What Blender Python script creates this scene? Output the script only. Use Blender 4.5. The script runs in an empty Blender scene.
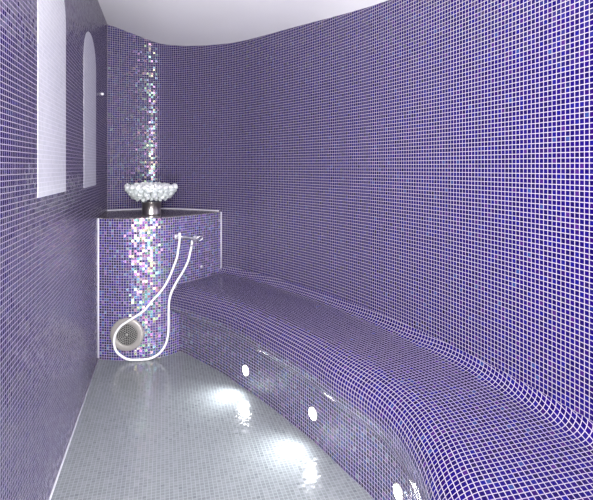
import bpy, bmesh, math, random
from mathutils import Vector, Matrix
random.seed(7)
scene = bpy.context.scene
COL = scene.collection
F, CX, HY, CAMZ = 470.0, 296.5, 167.0, 1.235      # focal length in pixels, horizon row, eye height
P = 0.0164                                         # mosaic pitch in metres

# ------------------------------------------------------------------ helpers
def link(name, me, mat=None, parent=None, smooth=False):
    o = bpy.data.objects.new(name, me); COL.objects.link(o)
    if mat: me.materials.append(mat)
    if parent is not None: o.parent = parent
    if smooth:
        for p in me.polygons: p.use_smooth = True
    return o
def from_bm(name, bm, mat=None, parent=None, smooth=False):
    me = bpy.data.meshes.new(name); bm.to_mesh(me); bm.free()
    return link(name, me, mat, parent, smooth)
def tag(o, label, cat, group=None):
    o['label'] = label; o['category'] = cat
    if group: o['group'] = group
    return o
def struct(o, label=None):
    o['kind'] = 'structure'
    if label: o['label'] = label
    return o
def thing(name, loc, label, cat, group=None):
    o = bpy.data.objects.new(name, None); o.empty_display_size = .05
    COL.objects.link(o); o.location = loc
    return tag(o, label, cat, group)
def grid_mesh(name, rows, uvs, mat, parent=None, smooth=True, close=False):
    """rows: list of lists of points; uvs alike (metres)."""
    nr, nc = len(rows), len(rows[0])
    verts = [tuple(p) for r in rows for p in r]
    faces, fuv = [], []
    for i in range(nr - 1):
        for j in range(nc - 1):
            faces.append((i*nc+j, i*nc+j+1, (i+1)*nc+j+1, (i+1)*nc+j))
            fuv += [uvs[i][j], uvs[i][j+1], uvs[i+1][j+1], uvs[i+1][j]]
    me = bpy.data.meshes.new(name); me.from_pydata(verts, [], faces)
    uv = me.uv_layers.new(name='UVMap')
    for k, c in enumerate(fuv): uv.data[k].uv = c
    return link(name, me, mat, parent, smooth)
def catmull(pts, n=16):
    pts = [Vector(p) for p in pts]
    out = []
    ext = [2*pts[0]-pts[1]] + pts + [2*pts[-1]-pts[-2]]
    for i in range(1, len(ext)-2):
        a, b, c, d = ext[i-1:i+3]
        for k in range(n):
            t = k/n
            out.append(.5*((2*b)+(c-a)*t+(2*a-5*b+4*c-d)*t*t+(3*b-a-3*c+d)*t**3))
    out.append(pts[-1]); return out
def arclen(pts):
    s = [0.]
    for a, b in zip(pts, pts[1:]): s.append(s[-1]+(b-a).length)
    return s
def resample(pts, n):
    s = arclen(pts); L = s[-1]; out = []; j = 0
    for k in range(n):
        t = L*k/(n-1)
        while j < len(s)-2 and s[j+1] < t: j += 1
        w = (t-s[j])/max(s[j+1]-s[j], 1e-9)
        out.append(pts[j].lerp(pts[j+1], min(max(w, 0), 1)))
    return out
def interp(x, tab):
    if x <= tab[0][0]: return tab[0][1]
    for (a, fa), (b, fb) in zip(tab, tab[1:]):
        if x <= b: return fa+(fb-fa)*(x-a)/(b-a)
    return tab[-1][1]
def lathe_bm(prof, seg=48):
    bm = bmesh.new(); rings = []
    for r, z in prof:
        rings.append([bm.verts.new((r*math.cos(2*math.pi*k/seg), r*math.sin(2*math.pi*k/seg), z)) for k in range(seg)] if r > 1e-6
                     else [bm.verts.new((0, 0, z))])
    for a, b in zip(rings, rings[1:]):
        for k in range(seg):
            k2 = (k+1) % seg
            if len(a) == 1 and len(b) == 1: continue
            if len(a) == 1: bm.faces.new((a[0], b[k2], b[k]))
            elif len(b) == 1: bm.faces.new((a[k], a[k2], b[0]))
            else: bm.faces.new((a[k], a[k2], b[k2], b[k]))
    bmesh.ops.recalc_face_normals(bm, faces=bm.faces)
    return bm
def tube_bm(pts, r, seg=12, bm=None, cap=True):
    bm = bm or bmesh.new(); pts = [Vector(p) for p in pts]; rings = []
    up = None
    for i, p in enumerate(pts):
        t = (pts[min(i+1, len(pts)-1)]-pts[max(i-1, 0)]).normalized()
        if up is None:
            up = Vector((0, 0, 1)) if abs(t.z) < .9 else Vector((1, 0, 0))
        n = (up - t*up.dot(t)).normalized(); up = n; b = t.cross(n)
        rr = r[i] if isinstance(r, (list, tuple)) else r
        rings.append([bm.verts.new(p+n*rr*math.cos(2*math.pi*k/seg)+b*rr*math.sin(2*math.pi*k/seg)) for k in range(seg)])
    for a, b in zip(rings, rings[1:]):
        for k in range(seg):
            bm.faces.new((a[k], a[(k+1) % seg], b[(k+1) % seg], b[k]))
    if cap: bm.faces.new(rings[0][::-1]); bm.faces.new(rings[-1])
    return bm
def orient_z(o, d):
    o.rotation_euler = Vector(d).to_track_quat('Z', 'Y').to_euler()

# ------------------------------------------------------------------ materials
class NT:
    def __init__(s, name):
        s.m = bpy.data.materials.new(name); s.m.use_nodes = True
        s.n = s.m.node_tree.nodes; s.l = s.m.node_tree.links
        s.b = s.n['Principled BSDF']
    def add(s, t, **kw):
        x = s.n.new(t)
        for k, v in kw.items(): setattr(x, k, v)
        return x
    def put(s, sock, v):
        if isinstance(v, bpy.types.NodeSocket): s.l.new(v, sock)
        else: sock.default_value = v
    def math(s, op, a, b=None, c=None, clamp=False):
        x = s.add('ShaderNodeMath', operation=op); x.use_clamp = clamp
        s.put(x.inputs[0], a)
        if b is not None: s.put(x.inputs[1], b)
        if c is not None: s.put(x.inputs[2], c)
        return x.outputs[0]
    def vmath(s, op, a, b=None, scale=None):
        x = s.add('ShaderNodeVectorMath', operation=op)
        s.put(x.inputs[0], a)
        if b is not None: s.put(x.inputs[1], b)
        if scale is not None: s.put(x.inputs['Scale'], scale)
        return x.outputs[0]
    def mix(s, f, a, b):
        x = s.add('ShaderNodeMix', data_type='RGBA')
        s.put(x.inputs[0], f); s.put(x.inputs[6], a); s.put(x.inputs[7], b)
        return x.outputs[2]
    def ramp(s, f, stops, mode='CONSTANT'):
        x = s.add('ShaderNodeValToRGB'); x.color_ramp.interpolation = mode
        e = x.color_ramp.elements
        while len(e) < len(stops): e.new(.5)
        for i, (p, c) in enumerate(stops): e[i].position = p; e[i].color = (*c, 1)
        s.put(x.inputs[0], f); return x.outputs[0]
def noise3(t, vec, off):
    w = t.add('ShaderNodeTexWhiteNoise', noise_dimensions='3D')
    t.put(w.inputs[0], t.vmath('ADD', vec, off)); return w
def mosaic(name, stops, grout, gw=.2, pitch=P, rough=.18, tilt=.10, pearl=.35, spec=.5, ior=1.7, vert=1.):
    """glass mosaic: square tesserae of varied glaze, each set at its own slight angle"""
    t = NT(name)
    uv = t.add('ShaderNodeUVMap').outputs[0]
    q = t.vmath('SCALE', uv, scale=1/pitch)
    cell = t.vmath('FLOOR', q)
    fr = t.vmath('ABSOLUTE', t.vmath('SUBTRACT', t.vmath('FRACTION', q), (.5, .5, .5)))
    sp = t.add('ShaderNodeSeparateXYZ'); t.put(sp.inputs[0], fr)
    d = t.math('MAXIMUM', sp.outputs[0], sp.outputs[1])
    isg = t.math('GREATER_THAN', d, .5-gw/2)
    n1, n2, n3 = noise3(t, cell, (3.7, 1.3, .5)), noise3(t, cell, (11.1, 5.9, 2.5)), noise3(t, cell, (.4, 23.8, 7.5))
    col = t.ramp(n1.outputs[0], stops)
    t.put(t.b.inputs['Base Color'], t.mix(isg, col, (*grout, 1)))
    hsv = t.add('ShaderNodeCombineColor', mode='HSV')
    t.put(hsv.inputs[0], n3.outputs[0]); hsv.inputs[1].default_value = pearl; hsv.inputs[2].default_value = 1
    tint = t.mix(isg, hsv.outputs[0], (1, 1, 1, 1))
    t.put(t.b.inputs['Specular Tint'], tint); t.b.inputs['IOR'].default_value = ior
    t.put(t.b.inputs['Specular IOR Level'], t.math('MULTIPLY', t.math('SUBTRACT', 1.0, isg), spec))
    t.put(t.b.inputs['Roughness'], t.math('MULTIPLY_ADD', isg, .6-rough, rough))
    geo = t.add('ShaderNodeNewGeometry')
    j = t.vmath('MULTIPLY', t.vmath('SUBTRACT', n2.outputs[1], (.5, .5, .5)), (1, 1, vert))
    amp = t.math('MULTIPLY', t.math('SUBTRACT', 1.0, isg), tilt)
    t.put(t.b.inputs['Normal'], t.vmath('NORMALIZE', t.vmath('ADD', geo.outputs['Normal'], t.vmath('SCALE', j, scale=amp))))
    return t.m
def plain(name, col, rough=.5, metal=0., spec=.5, noise=0., bump=0., nscale=40):
    t = NT(name)
    t.b.inputs['Roughness'].default_value = rough; t.b.inputs['Metallic'].default_value = metal
    t.b.inputs['Specular IOR Level'].default_value = spec
    tc = t.add('ShaderNodeTexCoord'); nz = t.add('ShaderNodeTexNoise'); nz.inputs['Scale'].default_value = nscale
    t.put(nz.inputs['Vector'], tc.outputs['Object'])
    k = t.math('MULTIPLY_ADD', nz.outputs[0], noise*2, 1-noise)
    t.put(t.b.inputs['Base Color'], t.vmath('SCALE', (*col,), scale=k))
    if bump:
        bp = t.add('ShaderNodeBump'); bp.inputs['Strength'].default_value = bump; bp.inputs['Distance'].default_value = .004
        t.put(bp.inputs['Height'], nz.outputs[0]); t.put(t.b.inputs['Normal'], bp.outputs[0])
    return t.m
BLUE = [(0, (.006, .0012, .085)), (.25, (.008, .0015, .105)), (.48, (.006, .001, .065)), (.66, (.011, .0015, .10)),
        (.82, (.016, .002, .085)), (.91, (.006, .004, .13)), (.97, (.04, .008, .12)), (.992, (.02, .04, .16))]
GROUT = (.37, .33, .385)
PEARL = [(0, (.008, .002, .10)), (.3, (.014, .003, .16)), (.52, (.006, .0015, .07)), (.68, (.03, .01, .22)), (.82, (.09, .03, .26)), (.89, (.03, .09, .30)), (.95, (.20, .10, .30)), (.98, (.12, .22, .32))]
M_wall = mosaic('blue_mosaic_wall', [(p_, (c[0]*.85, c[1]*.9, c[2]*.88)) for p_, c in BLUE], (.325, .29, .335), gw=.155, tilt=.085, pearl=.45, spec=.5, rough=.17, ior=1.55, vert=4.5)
M_bench = mosaic('blue_mosaic_bench', BLUE, GROUT, gw=.15, tilt=.08, pearl=.4, spec=.42, rough=.16, ior=1.5)
M_ped = mosaic('pearl_mosaic_pedestal', PEARL, (.37, .33, .40), gw=.18, tilt=.36, pearl=.6, spec=.9, rough=.27, ior=1.9)
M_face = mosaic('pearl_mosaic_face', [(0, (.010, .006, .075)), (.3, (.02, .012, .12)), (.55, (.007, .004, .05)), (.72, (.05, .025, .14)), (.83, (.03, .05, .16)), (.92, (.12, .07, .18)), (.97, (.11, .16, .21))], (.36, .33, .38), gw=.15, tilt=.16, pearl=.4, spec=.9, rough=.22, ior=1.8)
M_top = mosaic('dark_mosaic_top', [(0, (.07, .06, .07)), (.4, (.10, .085, .095)), (.75, (.06, .05, .065))], (.22, .20, .21), gw=.16, tilt=.05, spec=.5)
M_floor = mosaic('grey_mosaic_floor', [(0, (.205, .226, .230)), (.3, (.225, .246, .250)), (.6, (.195, .215, .220)), (.85, (.24, .26, .265)), (.97, (.165, .185, .19))],
                 (.275, .296, .30), gw=.16, tilt=.10, pearl=.05, spec=.8, rough=.16)
M_white = mosaic('white_mosaic', [(0, (.74, .75, .79)), (.4, (.78, .785, .82)), (.8, (.71, .72, .77))], (.65, .65, .70), gw=.14, tilt=.04, pearl=.05, spec=.5, rough=.25)
M_ceil = plain('white_plaster', (.90, .90, .89), .7, spec=.2, noise=.015, nscale=3)
M_joint = plain('white_sealant', (.82, .81, .86), .45)
M_hose = plain('white_rubber', (.86, .86, .86), .35)
M_chrome = plain('chrome', (.86, .86, .88), .28, metal=.75)
M_steel = plain('brushed_steel', (.62, .58, .54), .28, metal=1, noise=.05, nscale=60)
M_ring = plain('pale_flange', (.34, .325, .30), .4, metal=.2)
M_dark = plain('hole_shade', (.015, .015, .015), .6)
M_grille = plain('grey_grille', (.42, .42, .39), .35, metal=.6)
M_quartz = plain('white_quartz', (.74, .76, .75), .30, spec=.6, noise=.08, bump=.35, nscale=90)
# thin clear glass
t = NT('clear_glass'); t.n.remove(t.b)
tr = t.add('ShaderNodeBsdfTransparent'); tr.inputs[0].default_value = (.965, .98, .975, 1)
gl = t.add('ShaderNodeBsdfGlossy'); gl.inputs['Roughness'].default_value = .06
lw = t.add('ShaderNodeLayerWeight'); lw.inputs[0].default_value = .25
gf = t.math('MULTIPLY_ADD', t.math('POWER', lw.outputs['Facing'], 3.0), .5, .05); mx = t.add('ShaderNodeMixShader'); t.put(mx.inputs[0], gf); t.put(mx.inputs[1], tr.outputs[0]); t.put(mx.inputs[2], gl.outputs[0])
t.put(t.n['Material Output'].inputs[0], mx.outputs[0]); M_glass = t.m
t = NT('lit_lens'); t.b.inputs['Base Color'].default_value = (.9, .9, .9, 1)
t.b.inputs['Emission Color'].default_value = (.93, .96, 1, 1); t.b.inputs['Emission Strength'].default_value = 140; M_lens = t.m

# ------------------------------------------------------------------ plan of the room
LU = Vector((-.28, 1, 0)).normalized(); LN = Vector((LU.y, -LU.x, 0))   # left wall: along, and into the room
LC = Vector((-1.42, 3.535, 0))                                         # far left corner
Y0 = -.25                                                              # front wall line
def left_at(y): return Vector((LC.x+(LC.y-y)*.28, y, 0))
HT = [(-.2, 1.09), (0, 1.07), (.158, 1.028), (.366, .965), (.575, .932), (.752, .911), (.933, .894), (1.217, .873), (1.343, .845), (1.45, .81), (1.7, .75)]
def ceil_z(p):
    d = (p-LC).dot(LN)
    return CAMZ+sum(interp(d+k*.04, HT) for k in (-1, 0, 1))/3
wc, wr = Vector((-3.357, .104, 0)), 4.381
wall_pts = []
y = Y0-.02
while y < 3.2:
    wall_pts.append(Vector((wc.x+math.sqrt(wr**2-(y-wc.y)**2), y, 0))); y += .2
wall_pts += [Vector(p) for p in [(-.404, 3.350, 0), (-.575, 3.475, 0), (-.80, 3.598, 0), (-.97, 3.660, 0), (-1.07, 3.670, 0), (-1.15, 3.650, 0), (-1.27, 3.598, 0), (-1.421, 3.515, 0)]]
WALL = resample(catmull(wall_pts, 10), 140)
ws = arclen(WALL)
LIP = catmull([(-.835, 3.088, 0), (-.739, 3.012, 0), (-.481, 2.770, 0), (-.32, 2.585, 0), (-.182, 2.405, 0), (.02, 2.115, 0), (.143, 1.905, 0),
               (.258, 1.704, 0), (.320, 1.53, 0), (.340, 1.35, 0), (.335, 1.17, 0), (.318, .9, 0), (.30, .5, 0), (.30, Y0, 0)], 12)
PED = catmull([(-1.276, 3.02, 0), (-1.1, 2.998, 0), (-.965, 3.02, 0), (-.853, 3.072, 0), (-.775, 3.155, 0), (-.665, 3.29, 0), (-.553, 3.455, 0)], 12)

# ------------------------------------------------------------------ setting
# back wall: one continuous curved sheet with its tiles laid in level rows
rows, uvs = [], []
NV = 24
for p, s in zip(WALL, ws):
    zt = ceil_z(p)
    rows.append([(p.x, p.y, zt*k/NV) for k in range(NV+1)]); uvs.append([(s, zt*k/NV) for k in range(NV+1)])
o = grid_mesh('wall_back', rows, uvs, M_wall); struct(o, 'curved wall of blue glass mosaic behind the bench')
a, b = left_at(Y0-.02), LC
L = (b-a).length
rows = [[(*(a.lerp(b, k/20)).xy, z) for z in (0, ceil_z(a))] for k in range(21)]
uvs = [[(L*k/20, z) for z in (0, ceil_z(a))] for k in range(21)]
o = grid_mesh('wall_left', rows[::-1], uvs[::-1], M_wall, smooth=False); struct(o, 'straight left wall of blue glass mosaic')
# floor
bm = bmesh.new(); uvl = bm.loops.layers.uv.new('UVMap')
pl = [left_at(Y0-.02)] + list(WALL)
f = bm.faces.new([bm.verts.new(p) for p in pl])
for lp in f.loops: lp[uvl].uv = (lp.vert.co.dot(LN), lp.vert.co.dot(LU))
bmesh.ops.recalc_face_normals(bm, faces=bm.faces)
if f.normal.z < 0: f.normal_flip()
struct(from_bm('floor', bm, M_floor), 'floor of small grey mosaic tiles')
# ceiling: slopes down from the left wall
rows = []
for i in range(49):
    yy = Y0-.02+(3.70-Y0)*i/48; r = []
    x0 = left_at(yy).x if yy < LC.y else -1.43
    for j in range(41):
        x = x0+(1.05-x0)*j/40
        r.append((x, yy, ceil_z(Vector((x, yy, 0)))))
    rows.append(r)
uvs = [[(p[0], p[1]) for p in r] for r in rows]
struct(grid_mesh('ceiling', rows[::-1], uvs, M_ceil), 'plain white ceiling')
# front wall with the doorway the photograph is taken through
bm = bmesh.new()
def quad(bm, ps): bm.faces.new([bm.verts.new(p) for p in ps])
xl, xr = left_at(Y0).x, 1.01
dl, dr, dt = xl+.02, .30, 2.02
for x0, x1, z0, z1 in ((xl, dl, 0, 2.2), (dr, xr, 0, 2.2), (dl, dr, dt, 2.2)):
    bmesh.ops.create_cube(bm, size=1, matrix=Matrix.Translation(((x0+x1)/2, Y0-.05, (z0+z1)/2)) @ Matrix.Diagonal((x1-x0, .06, z1-z0, 1)))
struct(from_bm('wall_front', bm, M_ceil))

# arched panels of white mosaic set flush in the left wall, not glazed
def arch(name, s0, s1, z0, zs, zt, label):
    """s: distance back from the far corner along the wall"""
    cx_, hw, n = (s0+s1)/2, (s1-s0)/2, 28
    out = [(cx_-hw, z0), (cx_+hw, z0)]
    for k in range(n+1):
        a_ = math.pi*k/n
        out.append((cx_+hw*math.cos(a_), zs+(zt-zs)*math.sin(a_)**.85))
    bm = bmesh.new(); uvl = bm.loops.layers.uv.new('UVMap')
    fr_ = [bm.verts.new(LC-LU*s+LN*.0006+Vector((0, 0, z))) for s, z in out]
    bk_ = [bm.verts.new(LC-LU*s-LN*.012+Vector((0, 0, z))) for s, z in out]
    bm.faces.new(fr_)
    for k in range(len(out)): bm.faces.new((fr_[k], fr_[k-1], bk_[k-1], bk_[k]))
    bmesh.ops.recalc_face_normals(bm, faces=bm.faces)
    for fc in bm.faces:
        for lp in fc.loops: lp[uvl].uv = (L-(LC-lp.vert.co).dot(LU), lp.vert.co.z)
    bm.faces.ensure_lookup_table()
    if bm.faces[0].normal.dot(LN) < 0: bmesh.ops.reverse_faces(bm, faces=bm.faces)
    return struct(from_bm(name, bm, M_white), label)
K = .4356*F
def s_at(px): return (LC.y-K/(165-px))*1.0385
arch('arch_panel_1', s_at(64.6), s_at(36), CAMZ-.105, CAMZ+.60, CAMZ+.79, 'white arched panel nearer the camera in the blue left wall')
arch('arch_panel_2', s_at(95.2), s_at(82.8), CAMZ-.113, CAMZ+.58, CAMZ+.77, 'white arched panel nearer the corner in the blue left wall')

# ------------------------------------------------------------------ pedestal
PH = .902
ps = arclen(PED)
ped = thing('pedestal', (-1.0, 3.3, 0), 'waist-high pedestal of pearly blue mosaic filling the far left corner', 'pedestal')
def rel(o, root):
    o.matrix_parent_inverse = Matrix.Translation(root.location).inverted(); return o
rows = [[(p.x, p.y, PH*k/12) for k in range(13)] for p in PED]
uvs = [[(s+.006, PH*k/12) for k in range(13)] for s in ps]
rel(grid_mesh('body', rows, uvs, M_ped, ped), ped)
bm = bmesh.new(); uvl = bm.loops.layers.uv.new('UVMap')
back = [p for p in WALL if p.x < -.56]
loop = list(PED)+[p for p in back]
vt = [bm.verts.new(Vector((p.x, p.y, PH))) for p in loop]
f = bm.faces.new(vt)
bm.normal_update()
if f.normal.z < 0: f.normal_flip()
g = bmesh.ops.extrude_face_region(bm, geom=[f])
for v in [v for v in g['geom'] if isinstance(v, bmesh.types.BMVert)]: v.co.z += .006
for fc in bm.faces:
    for lp in fc.loops: lp[uvl].uv = (lp.vert.co.x, lp.vert.co.y)
o = rel(from_bm('counter_top', bm, M_top, ped), ped); o['label'] = 'dark flat mosaic top'

# ------------------------------------------------------------------ bench
NB = 150
Wb = [p for p in WALL if p.x > -.553 or p.y < 3.0]
Wb = [Vector((-.558, 3.458, 0))] + [p for p in reversed(Wb) if p.y < 3.42]
Wb[-1] = Vector((Wb[-1].x, Y0, 0))
Wb = resample(Wb, NB); Lb = resample(LIP, NB)
SEAT = .46
bench = thing('tiled_bench', (.2, 2.0, 0), 'long curved built-in bench of blue mosaic with rounded front along the wall', 'bench')
def profile():
    """(metres in from the wall or, when tagged F, metres back from the lip; height)"""
    pr = []
    r = .05
    for k in range(7):
        a_ = math.pi/2*k/6; pr.append(('W', .004+r*(1-math.cos(a_)), SEAT+r*(1-math.sin(a_))))
    for k in range(1, 9): pr.append(('M', k/9, SEAT-.004*k/9))
    A, B = .13, .10
    for k in range(13):
        a_ = math.pi/2*k/12; pr.append(('F', A*(1-math.sin(a_)), SEAT-.004-B*(1-math.cos(a_))))
    pr += [('F', 0.0, .33), ('F', .002, .30), ('F', .008, .285), ('F', .018, .277), ('F', .034, .274), ('F', .044, .268), ('F', .047, .25)]
    pr += [('F', .047, .25*(1-k/6)) for k in range(1, 7)]
    return pr
PR = profile()
vlen = [0.]
rows, uvs = [], []
lb_s = arclen(Lb); wb_s = arclen(Wb)
def ring(w, l, k_=1.):
    d = l-w; W_ = d.length; u = d/W_
    out = []
    for kind, a_, z in PR:
        if kind == 'W': t_ = a_
        elif kind == 'F': t_ = W_-(a_*k_ if z < .30 else a_)
        else: t_ = .05+(W_-.13-.05)*a_
        out.append(Vector((w.x+u.x*t_, w.y+u.y*t_, z)))
    return out
for w, l, s1, s2 in zip(Wb, Lb, lb_s, wb_s):
    r = ring(w, l, 1+.75*max(0, 1-s1/.65)); rows.append(r)
    v = [0.]
    for p, q in zip(r, r[1:]): v.append(v[-1]+(q-p).length)
    vt_ = v[-1]
    # rows of tiles are counted from the front edge; columns follow the run of the bench
    uvs.append([(s1, vt_-x) for x in v])
o = rel(grid_mesh('seat_shell', [r[:29] for r in rows], [u[:29] for u in uvs], M_bench, bench), bench)
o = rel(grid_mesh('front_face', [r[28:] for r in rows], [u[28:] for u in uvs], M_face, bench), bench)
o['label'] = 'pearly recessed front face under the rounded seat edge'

# bench lights in the recessed face
def face_point(px, zz):
    """point of the recessed face seen in image column px"""
    best = None
    for w, l in zip(Wb, Lb):
        u = (w-l).normalized(); q = l+u*.047
        if q.y < .5: continue
        e = abs(CX+F*q.x/q.y-px)
        if best is None or e < best[0]: best = (e, q, u)
    return Vector((best[1].x, best[1].y, zz)), best[2]
LIGHTS = []
for px, zz, lab in ((245, .105, 'small round lit lamp in the bench face, farthest from the camera'),
                    (312, .125, 'small round lit lamp in the bench face, middle of the three'),
                    (398, .125, 'small round lit lamp in the bench face cut by the bottom edge of the photo')):
    p, u = face_point(px, zz)
    n = -u
    r = thing('bench_lamp', p, lab, 'lamp', 'lamps in the bench face')
    orient_z(r, n)
    from_bm('bezel', lathe_bm([(.026, -.004), (.026, .003), (.028, .005), (.031, .004), (.032, 0), (.032, -.004)], 32), M_ring, r, True)
    from_bm('lens', lathe_bm([(0, .004), (.012, .0035), (.026, .001)], 32), M_lens, r, True)
    LIGHTS.append((p, n))
    ld = bpy.data.lights.new('bench_spot', 'SPOT'); ld.energy = 8; ld.spot_size = math.radians(140); ld.spot_blend = 1; ld.shadow_soft_size = .02
    ld.color = (.92, .96, 1)
    lo = bpy.data.objects.new('bench_spot', ld); COL.objects.link(lo); lo.location = p+n*.012
    d = (n+Vector((0, 0, -.2))).normalized()
    lo.rotation_euler = d.to_track_quat('-Z', 'Y').to_euler()

# ------------------------------------------------------------------ white joints
def trim(k, pts, r=.004, label=None):
    o = from_bm('trim_%d' % k, tube_bm(pts, r, 8), M_joint, None, True); struct(o, label); return o
trim(1, [left_at(Y0+.02)+LN*.003+Vector((0, 0, .003)), left_at(3.02)+LN*.003+Vector((0, 0, .003))], .0045)
q = PED[0]; trim(2, [q+Vector((.003, -.003, .01)), q+Vector((.003, -.003, PH+.004))], .0045)
def ped_pt(px, off=.0):
    best = None
    for a, b in zip(PED, PED[1:]):
        xa, xb = CX+F*a.x/a.y, CX+F*b.x/b.y
        if min(xa, xb)-1e-6 <= px <= max(xa, xb)+1e-6:
            t_ = (px-xa)/(xb-xa); p = a.lerp(b, t_); d = (b-a).normalized()
            n = Vector((d.y, -d.x, 0))
            if n.y > 0: n = -n
            return p+n*off, n
    raise ValueError(px)
q = PED[-1]; trim(3, [Vector((q.x, q.y-.006, SEAT+.02)), Vector((q.x, q.y-.006, PH+.004))], .0035)
n_ = ped_pt(200)[1]
trim(4, [Vector((*(p.xy), p.z))+n_*.002+Vector((0, 0, .001)) for p in rows[0][1:22]], .0045)
q = ped_pt(181.2, .003)[0]; trim(5, [q, q+Vector((0, 0, .262))], .0035)
trim(6, [p+Vector((0, 0, SEAT+.018))+(Lb[i]-p).normalized()*.010 for i, p in enumerate(Wb[:34])], .003)
trim(7, [Vector((p.x, p.y, PH+.008)) for p in back], .004)

# ------------------------------------------------------------------ air vent
def px_on_ped(px, py, off=0.):
    p, n = ped_pt(px); 
    p = p+n*off
    return Vector((p.x, p.y, CAMZ-(py-HY)*p.y/F)), n
p, n = px_on_ped(127, 334.5, .0)
vent = thing('air_vent', p, 'round pale air vent with dark perforated grille low on the pedestal', 'vent')
orient_z(vent, n)
from_bm('flange', lathe_bm([(.067, .004), (.068, .008), (.071, .010), (.098, .008), (.105, .004), (.106, -.004), (.106, -.02)], 64), M_ring, vent, True)
bm = bmesh.new()
from_bm('shade_disc', lathe_bm([(0, .003), (.068, .003)], 48), M_dark, vent)  # flat near-black disc, its colour stands in for shade behind the grille
# perforated disc: concentric wires and short spokes with open holes between
NR = 6
for k in range(NR):
    r = .066*(k+.6)/NR+.002
    tube_bm([(r*math.cos(2*math.pi*i/48), r*math.sin(2*math.pi*i/48), .006) for i in range(49)], .0013, 6, bm, False)
    if k < NR-1:
        r2 = r+.066/NR; m = max(6, 6*(k+1))
        for i in range(m):
            a_ = 2*math.pi*(i+.5*(k % 2))/m
            tube_bm([(r*math.cos(a_), r*math.sin(a_), .006), (r2*math.cos(a_), r2*math.sin(a_), .006)], .0013, 5, bm, False)
from_bm('grille', bm, M_grille, vent, True)
from_bm('centre_cap', lathe_bm([(0, .009), (.005, .008), (.007, .004)], 24), M_grille, vent, True)

# ------------------------------------------------------------------ wall outlet, hook and hose
p, n = px_on_ped(192, 239.5)
outlet = thing('water_outlet', p, 'small chrome water outlet with bar and hook high on the pedestal', 'tap')
orient_z(outlet, n)
mw = Matrix.Translation(p) @ outlet.rotation_euler.to_matrix().to_4x4()
inv = mw.inverted()
def loc(v): return inv @ v
def disc_at(name, pos, nn, prof, mat):
    bm = lathe_bm(prof, 28)
    rm = Vector(nn).to_track_quat('Z', 'Y').to_matrix().to_4x4()
    bmesh.ops.transform(bm, matrix=inv @ Matrix.Translation(pos) @ rm, verts=bm.verts)
    return from_bm(name, bm, mat, outlet, True)
pl_, nl_ = px_on_ped(176.3, 236.5)
disc_at('hook_plate', pl_, nl_, [(.017, 0), (.017, .006), (.013, .010), (0, .010)], M_chrome)
pr_, nr_ = px_on_ped(195, 238)
disc_at('outlet_plate', pr_, nr_, [(.019, 0), (.019, .007), (.014, .012), (.009, .014), (.009, .034), (0, .034)], M_chrome)
bar = [px_on_ped(178+k*2.6, 236.6+k*.3, .030)[0] for k in range(8)]
from_bm('bar', tube_bm([loc(v) for v in bar], .006, 12), M_chrome, outlet, True)
hk = [px_on_ped(176.3, 236.5, .008)[0], px_on_ped(176.8, 236.6, .022)[0], bar[0]]
from_bm('hook', tube_bm([loc(v) for v in catmull(hk, 6)], .006, 10), M_chrome, outlet, True)
lv = [px_on_ped(193.5, 238.2, .034)[0], px_on_ped(195.5, 236.3, .045)[0], px_on_ped(197.6, 236.6, .048)[0], px_on_ped(198, 239, .044)[0], px_on_ped(196, 240.8, .036)[0]]
from_bm('lever', tube_bm([loc(v) for v in catmull(lv, 6)], .004, 10), M_chrome, outlet, True)
hp = [(179.6, 234.5, .034), (179.5, 240, .034), (178.5, 248, .03), (177, 257, .026), (173.5, 267, .022), (169, 278, .02), (162.3, 289.5, .018), (152, 301, .017),
      (144.5, 310, .017), (137, 315.5, .022), (129, 320.5, .028), (120.5, 326.5, .03), (115.5, 334, .031), (114, 342, .029), (115.3, 349, .025), (119.5, 354.5, .022), (128, 359.3, .022), (139, 360.3, .022),
      (150, 358.8, .022), (159, 353.5, .02), (165, 345.5, .018), (167.8, 336, .018), (168.6, 325, .018), (168.6, 313, .02), (169.2, 301, .025), (171.6, 292, .03),
      (176.8, 281.5, .03), (183.3, 271, .028), (188, 261, .026), (190.5, 251, .027), (192, 243.5, .030)]
def clear_of_ped(px, py, off):
    """a point standing `off` metres clear of the tiles on the way towards the room"""
    p, n = px_on_ped(px, py); e = Vector((0, 0, CAMZ)); d = e-p
    return p+d*(off/d.dot(n))
hw_ = [clear_of_ped(*q) for q in hp]
for v in hw_: v.z = max(v.z, .0105)
hose = thing('shower_hose', hw_[0], 'white hose hanging in a long loop down the pedestal to the floor', 'hose')
hi = Matrix.Translation(-hw_[0])
pts = [hi @ v for v in catmull(hw_, 8)]
from_bm('tube', tube_bm(pts, .0076, 14), M_hose, hose, True)
e1 = [hi @ (hw_[-1]+Vector((0, 0, .0))), hi @ (hw_[-1]+Vector((0, 0, .024)))]
from_bm('connector', tube_bm([pts[-4], pts[-1], e1[1]], [.0105, .0105, .009], 14), M_chrome, hose, True)
from_bm('nozzle', tube_bm([pts[3], pts[0], pts[0]+Vector((0, 0, .012))], [.0108, .0108, .009], 14), M_hose, hose, True)

# tiny chrome speck on the pedestal, sensor on the left wall
p, n = px_on_ped(201.6, 266.5)
o = from_bm('chrome_speck', lathe_bm([(.011, 0), (.011, .004), (.008, .007), (0, .008)], 24), M_chrome, None, True)
o.location = p; orient_z(o, n); tag(o, 'tiny round chrome button on the pedestal below the water outlet', 'speck')
s = s_at(100.8)
q = LC-LU*s; o = from_bm('wall_sensor', lathe_bm([(.009, 0), (.009, .008), (.006, .014), (0, .015)], 24), M_hose, None, True)
o.location = (q.x, q.y, CAMZ+(HY-94)*q.y/F); orient_z(o, LN); tag(o, 'tiny white sensor knob high on the left wall near the corner', 'sensor')

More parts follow.
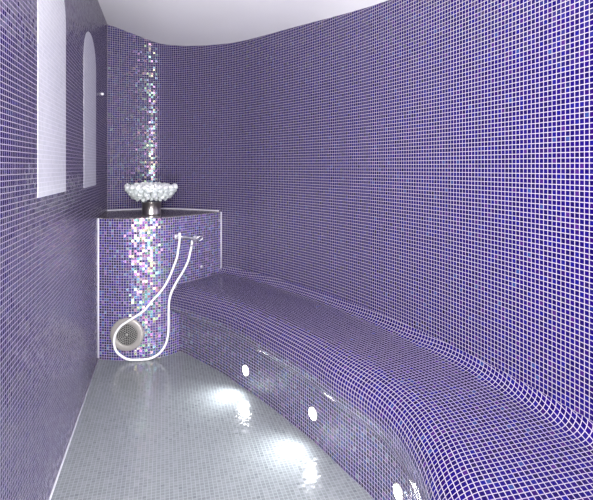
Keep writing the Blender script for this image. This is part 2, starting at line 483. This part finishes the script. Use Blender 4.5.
# ------------------------------------------------------------------ bowl of stones
BX, BY = -1.0, 3.24
BZ = PH+.006
bowl = thing('glass_bowl', (BX, BY, BZ), 'clear glass bowl on a steel foot on top of the corner pedestal', 'bowl')
o = from_bm('foot', lathe_bm([(0, 0), (.062, 0), (.064, .004), (.062, .010), (.062, .078), (.066, .083), (.066, .086), (0, .086)], 48), M_steel, bowl, True)
o['label'] = 'brushed steel cylinder foot'
dz_ = -.020
ins = [(0, .112), (.07, .113), (.105, .122), (.140, .145), (.166, .175), (.182, .205)]
outp = [(.185, .206), (.170, .172), (.144, .140), (.108, .116), (.07, .107), (0, .106)]
from_bm('glass', lathe_bm([(a_, z+dz_) for a_, z in outp[::-1]+ins[::-1]], 64), M_glass, bowl, True)
def stone_mesh(k):
    rnd = random.Random(100+k); bm = bmesh.new(); bmesh.ops.create_icosphere(bm, subdivisions=3, radius=1)
    cuts = [(Vector((rnd.gauss(0, 1), rnd.gauss(0, 1), rnd.gauss(0, 1))).normalized(), rnd.uniform(.62, .88)) for _ in range(11)]
    for v in bm.verts:
        for c, h in cuts:
            e = v.co.dot(c)-h
            if e > 0: v.co -= c*e*.85
        v.co = Vector((v.co.x, v.co.y*.9, v.co.z*.8))
    me = bpy.data.meshes.new('quartz_stone'); bm.to_mesh(me); bm.free(); me.materials.append(M_quartz)
    return me
SM = [stone_mesh(k) for k in range(7)]
rnd = random.Random(5); spots = []
def rin(z): return interp(z, [(.113, .07), (.122, .105), (.145, .140), (.175, .166), (.205, .182), (.25, .182)])
for z, cnt, back_r, sr in ((.131, 10, .026, .020), (.131, 5, .06, .020), (.148, 15, .022, .0235), (.168, 19, .024, .0265), (.190, 22, .026, .0275), (.208, 20, .026, .027)):
    R_ = rin(z)-back_r
    for k in range(cnt): spots.append((R_, 2*math.pi*(k+.5*(cnt % 2))/cnt, z, sr))
for R_, cnt, z, sr in ((.105, 11, .212, .030), (.055, 6, .214, .031), (.0, 1, .216, .032)):
    for k in range(cnt): spots.append((R_, 2*math.pi*(k+.3)/cnt, z, sr))
for i, (R_, a_, z, sr) in enumerate(spots):
    o = bpy.data.objects.new('quartz_stone', SM[i % 7])
    COL.objects.link(o)
    for pg in SM[i % 7].polygons: pg.use_smooth = False
    o.location = (BX+R_*math.cos(a_)+rnd.uniform(-.003, .003), BY+R_*math.sin(a_)+rnd.uniform(-.003, .003), BZ+dz_+z+rnd.uniform(-.003, .003))
    s_ = sr*rnd.uniform(.88, 1.05); o.scale = (s_, s_, s_); o.rotation_euler = tuple(rnd.uniform(0, 6.28) for _ in range(3))
    tag(o, 'white rough quartz stone heaped with others in the glass bowl', 'stone', 'quartz stones in the bowl')

# ------------------------------------------------------------------ light
w = bpy.data.worlds.new('World'); scene.world = w; w.use_nodes = True
w.node_tree.nodes['Background'].inputs[0].default_value = (.95, .93, 1, 1)
w.node_tree.nodes['Background'].inputs[1].default_value = 1.0
ld = bpy.data.lights.new('doorway_light', 'AREA'); ld.shape = 'RECTANGLE'; ld.size = .5; ld.size_y = 1.7; ld.energy = 128; ld.color = (1, .97, 1)
lo = bpy.data.objects.new('doorway_light', ld); COL.objects.link(lo); lo.location = (-.02, Y0-.16, 1.15)
lo.rotation_euler = (math.radians(90), 0, 0)
for pos, en in (((.15, .80, 1.75), 5), ((-.12, 1.12, 1.66), 8)):  # unseen fill lights, added to brighten the ceiling and walls
    ld = bpy.data.lights.new('fill_light', 'POINT'); ld.shadow_soft_size = .12; ld.energy = en; ld.color = (1, .98, .97)
    lo = bpy.data.objects.new('fill_light', ld); COL.objects.link(lo); lo.location = pos

# ------------------------------------------------------------------ camera
cd = bpy.data.cameras.new('camera'); cam = bpy.data.objects.new('camera', cd); COL.objects.link(cam)
cam.location = (0, 0, CAMZ); cam.rotation_euler = (math.radians(90), 0, 0)
cd.sensor_fit = 'HORIZONTAL'; cd.sensor_width = 36; cd.lens = 36*F/593
cd.shift_y = -(250-HY)/593; cd.clip_start = .02
scene.camera = cam
scene.view_settings.view_transform = 'Standard'; scene.view_settings.look = 'None'
scene.view_settings.gamma = 1; scene.view_settings.use_curve_mapping = False
scene.view_settings.exposure = 0.28
